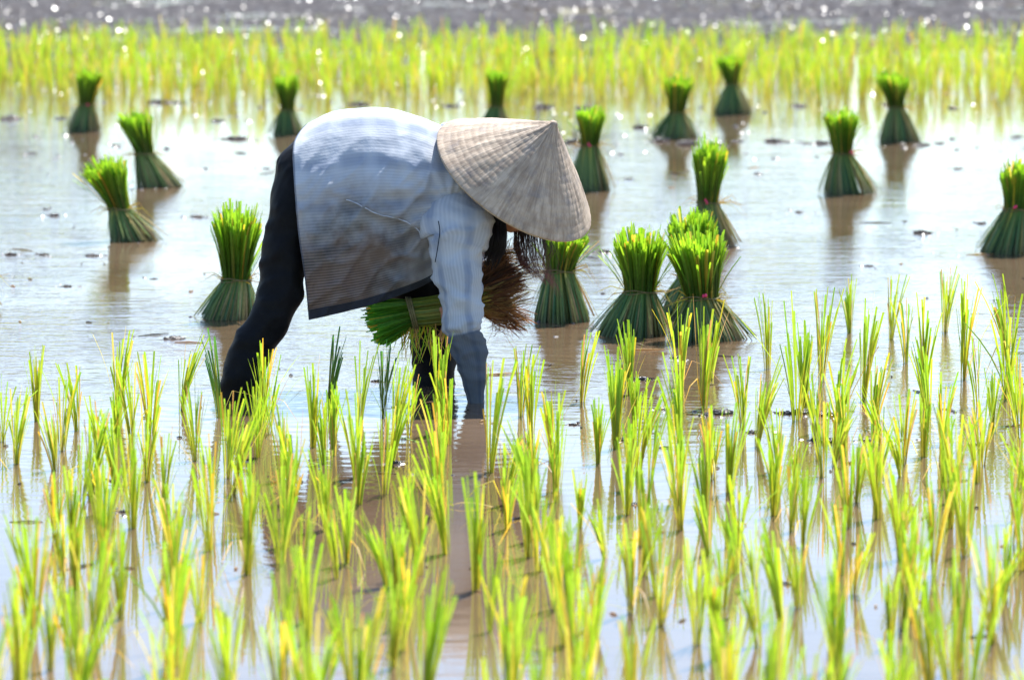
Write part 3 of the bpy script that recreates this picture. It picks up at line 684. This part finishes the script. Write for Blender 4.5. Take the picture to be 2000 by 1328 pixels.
cols_ = [cr([q for k_ in [ST[i][j] for i in range(8)] for q in [k_]], NU) for j in range(6)]
def curve6(pts, v):
    i = 0
    while i < 4 and v > VK[i + 1]: i += 1
    t = (v - VK[i]) / (VK[i + 1] - VK[i]); g = lambda k: pts[max(0, min(5, k))]
    p0, p1, p2, p3 = g(i - 1), g(i), g(i + 1), g(i + 2)
    if i == 4: p3 = (pts[4][0], pts[4][1], -pts[4][2])
    return tuple(.5 * ((2 * b) + (-a + c) * t + (2 * a - 5 * b + 4 * c - d) * t * t + (-a + 3 * b - 3 * c + d) * t ** 3) for a, b, c, d in zip(p0, p1, p2, p3))
def seam_y(px):
    """image row of the sagging side seam"""
    ks = [(670, 388), (700, 400), (740, 421), (780, 428), (806, 440), (822, 455), (832, 470)]
    for (a, b), (c, d) in zip(ks, ks[1:]):
        if a <= px <= c: return b + (d - b) * (px - a) / (c - a)
    return 388 if px < 670 else 470
def fold(px, py, dd):
    """drapes: soft hanging folds over the near side, pulled lines from the shoulder"""
    q = Vector((px * .004, py * .004, dd * 2))
    f = .024 * noise.noise(Vector((px * .019 + py * .004, py * .006, 3)))
    rg_ = 1 - abs(noise.noise(Vector((px * .020 + py * .012, py * .009 - px * .004, 17)))) * 2.2; f += .011 * max(0, rg_) ** 3
    rg_ = 1 - abs(noise.noise(Vector((px * .011 - py * .006, py * .016 + px * .006, 31)))) * 2.4; f += .010 * max(0, rg_) ** 3
    f += .005 * noise.noise(Vector((px * .05, py * .016, 7))) + .0025 * noise.noise(Vector((px * .09, py * .05, 9)))
    ang = math.atan2(py - 400, 880 - px); rad = math.hypot(py - 400, px - 880)
    f += .0045 * math.sin(ang * 15 + 2 * noise.noise(q)) * math.exp(-((rad - 110) / 80) ** 2)
    # the crease from the armpit sagging to the belly, and the belly panel falling inwards below it
    yc = 400 + 50 * max(0, (px - 690) / 140) if px < 850 else 450
    sy = seam_y(px); wt = min(1, max(0, (px - 655) / 40)) * min(1, max(0, (850 - px) / 20))
    f += wt * (.010 * math.exp(-((py - sy + 6) / 10) ** 2) - .022 * (1 - math.exp(-max(0, py - sy) / 14)) * math.exp(-max(0, py - sy) / 120))
    f += .012 * math.exp(-(((px - 700) - (py - 400) * .55) / 16) ** 2) * min(1, max(0, (py - 395) / 40)) * min(1, max(0, (560 - py) / 60))
    f += .006 * math.exp(-((px - 588) / 5) ** 2)
    return f * (.2 + .8 * min(1, max(0, (py - 290) / 120)))
mb = MB(); rows = []; NEARV = []
for i in range(NU):
    pts = [cols_[j][i] for j in range(6)]; row = []
    for j in range(2 * NV + 1):
        v = j / NV
        if v <= 1: x, y_, d = curve6(pts, v)
        else: x, y_, d = curve6(pts, 2 - v); d = -d; y_ -= 3 * min(1, (v - 1) * 3)
        fd = fold(x, y_, d) * (1 if v < 1 else .6)
        if v < .9: NEARV.append((x, y_, P(x, y_, d - fd)))
        row.append(mb.vert(P(x, y_, d - fd * (1 if v < .95 else 0)) + (UP * fd * (.6 if .8 < v < 1.2 else 0)), uv=(i / (NU - 1), v / 2)))
    rows.append(row)
for i in range(NU - 1):
    for j in range(2 * NV): mb.face(rows[i][j], rows[i + 1][j], rows[i + 1][j + 1], rows[i][j + 1])
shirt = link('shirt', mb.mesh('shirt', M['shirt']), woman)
def on_shirt(px, py):
    """the near-side shirt vertex under a pixel"""
    best = min(((cols2[0] - px) ** 2 + (cols2[1] - py) ** 2, cols2[2]) for cols2 in NEARV)
    return best[1]
md_ = shirt.modifiers.new('thickness', 'SOLIDIFY'); md_.thickness = .0025; md_.offset = 0
# collar roll at the neck
mb = MB(); cc = cr([(878, 300, -.10, 9), (868, 268, -.06, 11), (872, 252, 0, 12), (880, 258, .06, 10), (890, 290, .10, 8)], 20)
mb.tube([P(a, b, c) for a, b, c, _ in cc], [x[3] / PXM for x in cc], [.012] * 20, FWD, 12, fn=wrinkle(.004, 30))
link('collar', mb.mesh('collar', M['shirt']), shirt, (0, 0, 0))
# sleeves
def sleeve(keys, n=110, nn=56, near=True):
    b = MB(); c, a, bb = chain(keys, n)
    def f(u, v, q, nrm):
        k = .005 * noise.noise(Vector((q.x * 9, q.y * 9, q.z * 22))) + .002 * noise.noise(q * 34)
        r1 = 1 - abs(noise.noise(Vector((q.x * 11 + q.z * 7, q.y * 11, q.z * 10 - q.x * 8)))) * 2.6; k += .008 * max(0, r1) ** 2.5
        r2_ = 1 - abs(noise.noise(Vector((q.x * 8 - q.z * 9, q.y * 9, q.z * 17 + q.x * 10 + 5)))) * 2.8; k += .006 * max(0, r2_) ** 2.5
        for (zc, amp, wd, tilt) in ((.36, .006, .022, .05), (.45, .007, .02, -.06), (.56, .009, .022, .03), (.62, -.008, .018, -.02), (.71, .006, .02, .08), (.82, .004, .02, .03), (.2, .005, .03, -.12), (.1, .005, .02, .1)):
            k += amp * math.exp(-((u - zc - tilt * math.sin(v * 6.28 + zc * 9)) / wd) ** 2)
        return nrm * k * (1 if u < .6 else max(.3, 1 - (u - .6) * 2.4)) * min(1, .1 + u * 3.2)
    b.tube(c, a, bb, FWD, nn, cap=False, fn=f)
    # uv: x along the stripes, y around
    b.uv = [(u_[1], u_[0]) for u_ in b.uv]
    o = link('sleeve', b.mesh('sleeve', M['sleeve']), shirt, (0, 0, 0))
    m = o.modifiers.new('thickness', 'SOLIDIFY'); m.thickness = .003; m.offset = 0
    return o
sleeve([(893, 398, -.11, 46, .05), (891, 416, -.135, 60, .062), (892, 438, -.152, 69, .068), (895, 466, -.162, 60, .068), (892, 494, -.17, 45, .060), (899, 550, -.18, 41, .054), (900, 597, -.19, 32, .046), (904, 640, -.19, 34, .043),
        (910, 665, -.19, 33, .041), (920, 700, -.19, 29, .036), (926, 740, -.19, 21, .030), (930, 785, -.19, 14, .024), (933, 812, -.19, 13, .023)])
sleeve([(893, 398, .11, 46, .05), (892, 440, .15, 56, .062), (903, 480, .17, 48, .056), (914, 520, .17, 42, .05), (918, 555, .16, 38, .046), (905, 582, .13, 33, .04), (896, 598, .11, 25, .032)])
# armhole seam and the dark thread line down the sleeve
mb = MB()
def cord(b, keys, r, n=24):
    cc = cr(keys, n); b.tube([P(*x) for x in cc], [r] * n, [r] * n, FWD, 6)
link_seam = [(853, 424, -.212), (836, 434, -.213), (825, 448, -.203), (828, 470, -.205)]
sp = [on_shirt(x, seam_y(x) - 1) - FWD * .002 for x in range(672, 830, 6)]
sp = [sum((sp[max(0, min(len(sp) - 1, i_ + o_))] for o_ in (-2, -1, 0, 1, 2)), Vector()) / 5 - FWD * .002 for i_ in range(len(sp))]
sp = [Vector(q) for q in cr([tuple(q) for q in sp], 70)]
mb.tube(sp, [.0016] * 70, [.0014] * 70, FWD, 6)
link('side_seam', mb.mesh('side_seam', simple('seam_cloth', (.45, .49, .56), .85, .2)), shirt, (0, 0, 0))
m_thread = simple('dark_thread', (0.02, 0.03, 0.05), .8, .2)
mb2 = MB(); cord(mb2, [(856, 432, -.226), (859, 450, -.233), (857, 470, -.236), (853, 495, -.232), (850, 512, -.226)], .0014)
link('seam_thread', mb2.mesh('seam_thread', m_thread), shirt, (0, 0, 0))

# conical hat
HRAD = 171 / PXM; HH = 148 / PXM; mb = MB(); rows = []; NR, NA = 120, 240
e1 = FACE; e2 = EAR
for i in range(NR + 1):
    t = i / NR; row = []
    for j in range(NA):
        th = 2 * math.pi * j / NA; wob = .0022 * noise.noise(Vector((math.cos(th) * 3, math.sin(th) * 3, t * 4))) + .0012 * noise.noise(Vector((math.cos(th) * 16, math.sin(th) * 16, t * 5)))
        ridge = .0006 * (abs(math.sin(t * math.pi * 16 + .6 * noise.noise(Vector((th * 8, t * 9, 0))))) ** .6)
        rr = HRAD * t * (1 + .045 * math.sin(t * math.pi)) + .003
        hh = HH * (1 - t) + (.004 if t < .02 else 0)
        p = HATC + e1 * (math.cos(th) * (rr + ridge + wob)) + e2 * (math.sin(th) * (rr + ridge + wob)) + AX * (hh + (ridge + wob) * .7)
        row.append(mb.vert(p, uv=(j / NA, t)))
    rows.append(row)
for i in range(NR):
    for j in range(NA): mb.face(rows[i][j], rows[i][(j + 1) % NA], rows[i + 1][(j + 1) % NA], rows[i + 1][j])
mb.face(*rows[0][::-1])
hat = link('conical_hat', mb.mesh('conical_hat', M['hat']), woman)
m = hat.modifiers.new('thickness', 'SOLIDIFY'); m.thickness = .003; m.offset = -1
# (uv seam column is hidden on the far side)
mb = MB(); cs = [HATC + e1 * (math.cos(q / 96 * 2 * math.pi) * (HRAD + .001)) + e2 * (math.sin(q / 96 * 2 * math.pi) * (HRAD + .001)) for q in range(97)]
mb.tube(cs, [.0032] * 97, [.0032] * 97, AX, 8)
link('rim', mb.mesh('rim', M['rim']), hat, (0, 0, 0))
mb = MB(); cs = [HATC + AX * (HH * x) for x in (.965, .99, 1.02, 1.035)]; mb.tube(cs, [.012, .009, .006, .002], [.012, .009, .006, .002], FACE, 14)
link('hat_tip', mb.mesh('hat_tip', M['rim']), hat, (0, 0, 0))

# hair
mb = MB(); rg = random.Random(9)
rws = []
for (u, rf, re, off) in cr([(-.06, .062, .070, -.016), (-.02, .080, .080, -.012), (.02, .094, .084, -.006), (.055, .095, .082, -.008), (.085, .078, .067, -.01), (.108, .05, .045, -.01), (.118, .015, .015, -.008)], 20):
    row = []
    for j in range(32):
        t = 2 * math.pi * j / 32; f = math.cos(t) * rf + off
        if u < .045: f = min(f, .045 + u * .6)
        row.append(mb.vert(HP(u, f, math.sin(t) * re)))
    rws.append(row)
for i in range(19):
    for j in range(32): mb.face(rws[i][j], rws[i][(j + 1) % 32], rws[i + 1][(j + 1) % 32], rws[i + 1][j])
def strand(keys, r, n=12, c=(0.014, .008, .008), c2=None):
    cc = cr(keys, 16); n = rg.randint(12, 16); cc = cc[:n]; pts = [P(*x) for x in cc]; c2 = c2 or c
    k0 = len(mb.v); mb.tube(pts, [r * (1 - .6 * i / n) for i in range(n)], [r * (1 - .6 * i / n) for i in range(n)], FWD, 4, c=c)
    for q in range(n):
        col = lerpc(c, c2, (q / n) ** 1.5)
        for z in range(4): mb.c[k0 + q * 4 + z] = col
for k in range(420):    # near lock, hanging black beside the shoulder
    a = rg.random(); dd = -.13 + rg.uniform(-.03, .05); e = rg.random() ** .6; ty = rg.uniform(470, 520) if rg.random() < .7 else rg.uniform(515, 540)
    strand([(952 + a * 30, 395 + a * 18, dd), (955 + a * 34, 430 + a * 14, dd), (952 + a * 38, 465, dd - .005), (946 + a * 38, 490 + e * 10, dd), (948 + a * 18 + rg.gauss(0, 4), ty - a * 8, dd)], rg.uniform(.0006, .0011))
for k in range(300):    # far lock, swinging right, reddish at the ends
    a = rg.random() ** 1.6; dd = .0 + rg.uniform(-.04, .04); sp_ = a ** 1.2
    strand([(1006 + sp_ * 70, 435 + sp_ * 22, dd), (1004 + sp_ * 74, 462 + sp_ * 10, dd), (1008 + sp_ * 72 + rg.gauss(0, 2), 492, dd), (1020 + sp_ * 52 + rg.gauss(0, 3), 518 + rg.gauss(0, 3), dd),
            (1046 + sp_ * 56 + rg.gauss(0, 7), 540 + sp_ * 40 + rg.gauss(0, 5), dd)], rg.uniform(.0004, .0007), c=(.016, .007, .007), c2=(.28, .11, .09))
for k in range(26):
    a = rg.random(); strand([(1000 + a * 90, 450, 0), (1010 + a * 80, 480, 0), (1030 + a * 60 + rg.gauss(0, 12), 520 + rg.gauss(0, 8), 0), (1060 + a * 30 + rg.gauss(0, 14), 545 + rg.gauss(0, 14), 0)], .0004, c=(.03, .012, .012), c2=(.2, .07, .06))
link('hair', mb.mesh('hair', M['hair_tip']), woman)

# ------------------------------------------------------------------ the sheaf she holds
org = P(860, 605, 0); held = empty('rice_sheaf', org)
tag(held, 'rice sheaf held level under the woman\'s arm, cut leaves left and brown roots right', 'rice sheaf')
mu, md, mr = MB(), MB(), MB(); rg = random.Random(21)
for k in range(520):
    a = rg.uniform(0, 2 * math.pi); r = math.sqrt(rg.random()) if rg.random() > .4 else rg.uniform(.8, 1); cy, cz = math.sin(a) * r, math.cos(a) * r
    low = max(0, cy)
    tie = (800 + cy * 10, 612 + cy * 27, -.005 + cz * .045)
    xe = 722 + rg.uniform(-8, 16) + low * 22 - (rg.uniform(0, 14) if rg.random() < .2 else 0); end = (xe, 628 + cy * 42 + low * 6 + rg.gauss(0, 2), -.005 + cz * .075)
    c0 = lerpc((0.05, 0.20, 0.02), (0.15, 0.27, 0.02), rg.random()); c1 = lerpc((0.06, 0.30, 0.03), (0.16, 0.45, 0.03), rg.random())
    if rg.random() < .08: c0 = c1 = rg.choice(YELL)
    pts = [P(*x) for x in cr([tie, tuple((p + q) / 2 for p, q in zip(tie, end)), end], 5)]
    ya = rg.uniform(0, 3.14); side = (UP * math.cos(ya) + FWD * math.sin(ya)).normalized(); wd = rg.uniform(.004, .007)
    mu.strip(pts, [wd * .7, wd, wd, wd, wd * .9], side, [lerpc(c0, c1, t / 4) for t in range(5)], .2)
    mid = (880, 602 + cy * 30, -.005 + cz * .05); e2_ = (955 + rg.uniform(-10, 10), 576 + cy * 36, -.01 + cz * .06)
    c0 = lerpc((0.08, 0.20, 0.03), (0.30, 0.28, 0.04), rg.random()); c1 = rg.choice([(0.40, 0.30, 0.05), (0.22, 0.16, 0.04), (0.45, 0.28, 0.06), (0.15, 0.17, 0.03)])
    pts = [P(*x) for x in cr([tie, mid, e2_], 5)]
    md.strip(pts, [wd * .8] * 5, side, [lerpc(c0, c1, t / 4) for t in range(5)], .35)
CL = []
for k in range(46):   # matted hanks of muddy root
    cy = rg.uniform(-1, 1); L = rg.uniform(50, 108); an = R(-12) + cy * R(44) + rg.gauss(0, R(12))
    CL.append((938 + rg.uniform(-12, 14), 572 + cy * 38, rg.uniform(-1, 1) * .055 - .01, an, L, rg.gauss(0, R(22)), rg.choice([(0.19, 0.085, 0.035), (0.08, 0.038, 0.02), (0.27, 0.13, 0.05), (0.38, 0.24, 0.08)])))
for k in range(2000):
    x0, y0, d0, an, L, curl, c0 = CL[k % 46]; loose = rg.random() < .22; q_ = 3.2 if loose else 1.0
    L *= rg.uniform(.6, 1.12) if loose else rg.uniform(.75, 1.0); a2 = an + rg.gauss(0, R(5) * q_); a3 = a2 + curl
    x0 += rg.gauss(0, 4); y0 += rg.gauss(0, 4); d0 += rg.gauss(0, .006)
    x1, y1 = x0 + math.cos(a2) * L * .5 + rg.gauss(0, 2.5), y0 + math.sin(a2) * L * .5 + rg.gauss(0, 2.5)
    x2, y2 = x1 + math.cos(a3) * L * .42 + rg.gauss(0, 1.5 * q_), y1 + math.sin(a3) * L * .42 + rg.gauss(0, 1.5 * q_)
    x3, y3 = x2 + math.cos(a3 + curl) * 7 + rg.gauss(0, 2 * q_), y2 + math.sin(a3 + curl) * 7 + rg.gauss(0, 2 * q_)
    c1 = rg.choice([(0.30, 0.12, 0.045), (0.09, 0.035, 0.02), (0.50, 0.28, 0.11), (0.20, 0.08, 0.03)]) if loose or rg.random() < .3 else tuple(v * rg.uniform(.6, 1.2) for v in c0)
    pts = [P(*x) for x in cr([(x0, y0, d0), (x1, y1, d0 + rg.gauss(0, .006)), (x2, y2, d0 + rg.gauss(0, .01)), (x3, y3, d0 + rg.gauss(0, .012))], 8)]
    ya = rg.uniform(0, 3.14); side = (UP * math.cos(ya) + FWD * math.sin(ya)).normalized(); wd = rg.choice((.0012, .002, .003, .0045)) * (.6 if loose else 1)
    mr.strip(pts, [wd, wd, wd, wd * .9, wd * .8, wd * .6, wd * .4, wd * .2], side, [lerpc(c0, c1, t / 7) for t in range(8)], .25)
for k in range(60):   # loose leaves drooping from its underside
    x0 = rg.uniform(780, 880); y0 = 640 + rg.uniform(-8, 4); l_ = rg.uniform(20, 75); dx = rg.gauss(0, 18); c = rg.choice(GREENS + YELL + DRY)
    pts = [P(*x) for x in cr([(x0, y0, rg.uniform(-.04, .02)), (x0 + dx * .4, y0 + l_ * .5, -.02), (x0 + dx, y0 + l_, -.01)], 5)]
    mu.strip(pts, [.003, .003, .0028, .002, .0008], RT, [c] * 5, .2)
link('leaves', mu.mesh('held_leaves', M['leaf']), held); link('stalks', md.mesh('held_stalks', M['stalk']), held); link('roots', mr.mesh('held_roots', M['root']), held)
tb = MB()
for s_ in (0, 1, 2):
    cc = [P(801 + s_ * 4 + 8 * math.sin(q / 20 * 2 * math.pi), 612 + 31 * math.sin(q / 20 * 2 * math.pi), -.005 + .051 * math.cos(q / 20 * 2 * math.pi)) for q in range(21)]
    tb.tube(cc, [.003] * 21, [.003] * 21, RT, 6)
link('tie_band', tb.mesh('held_tie', M['tie']), held)
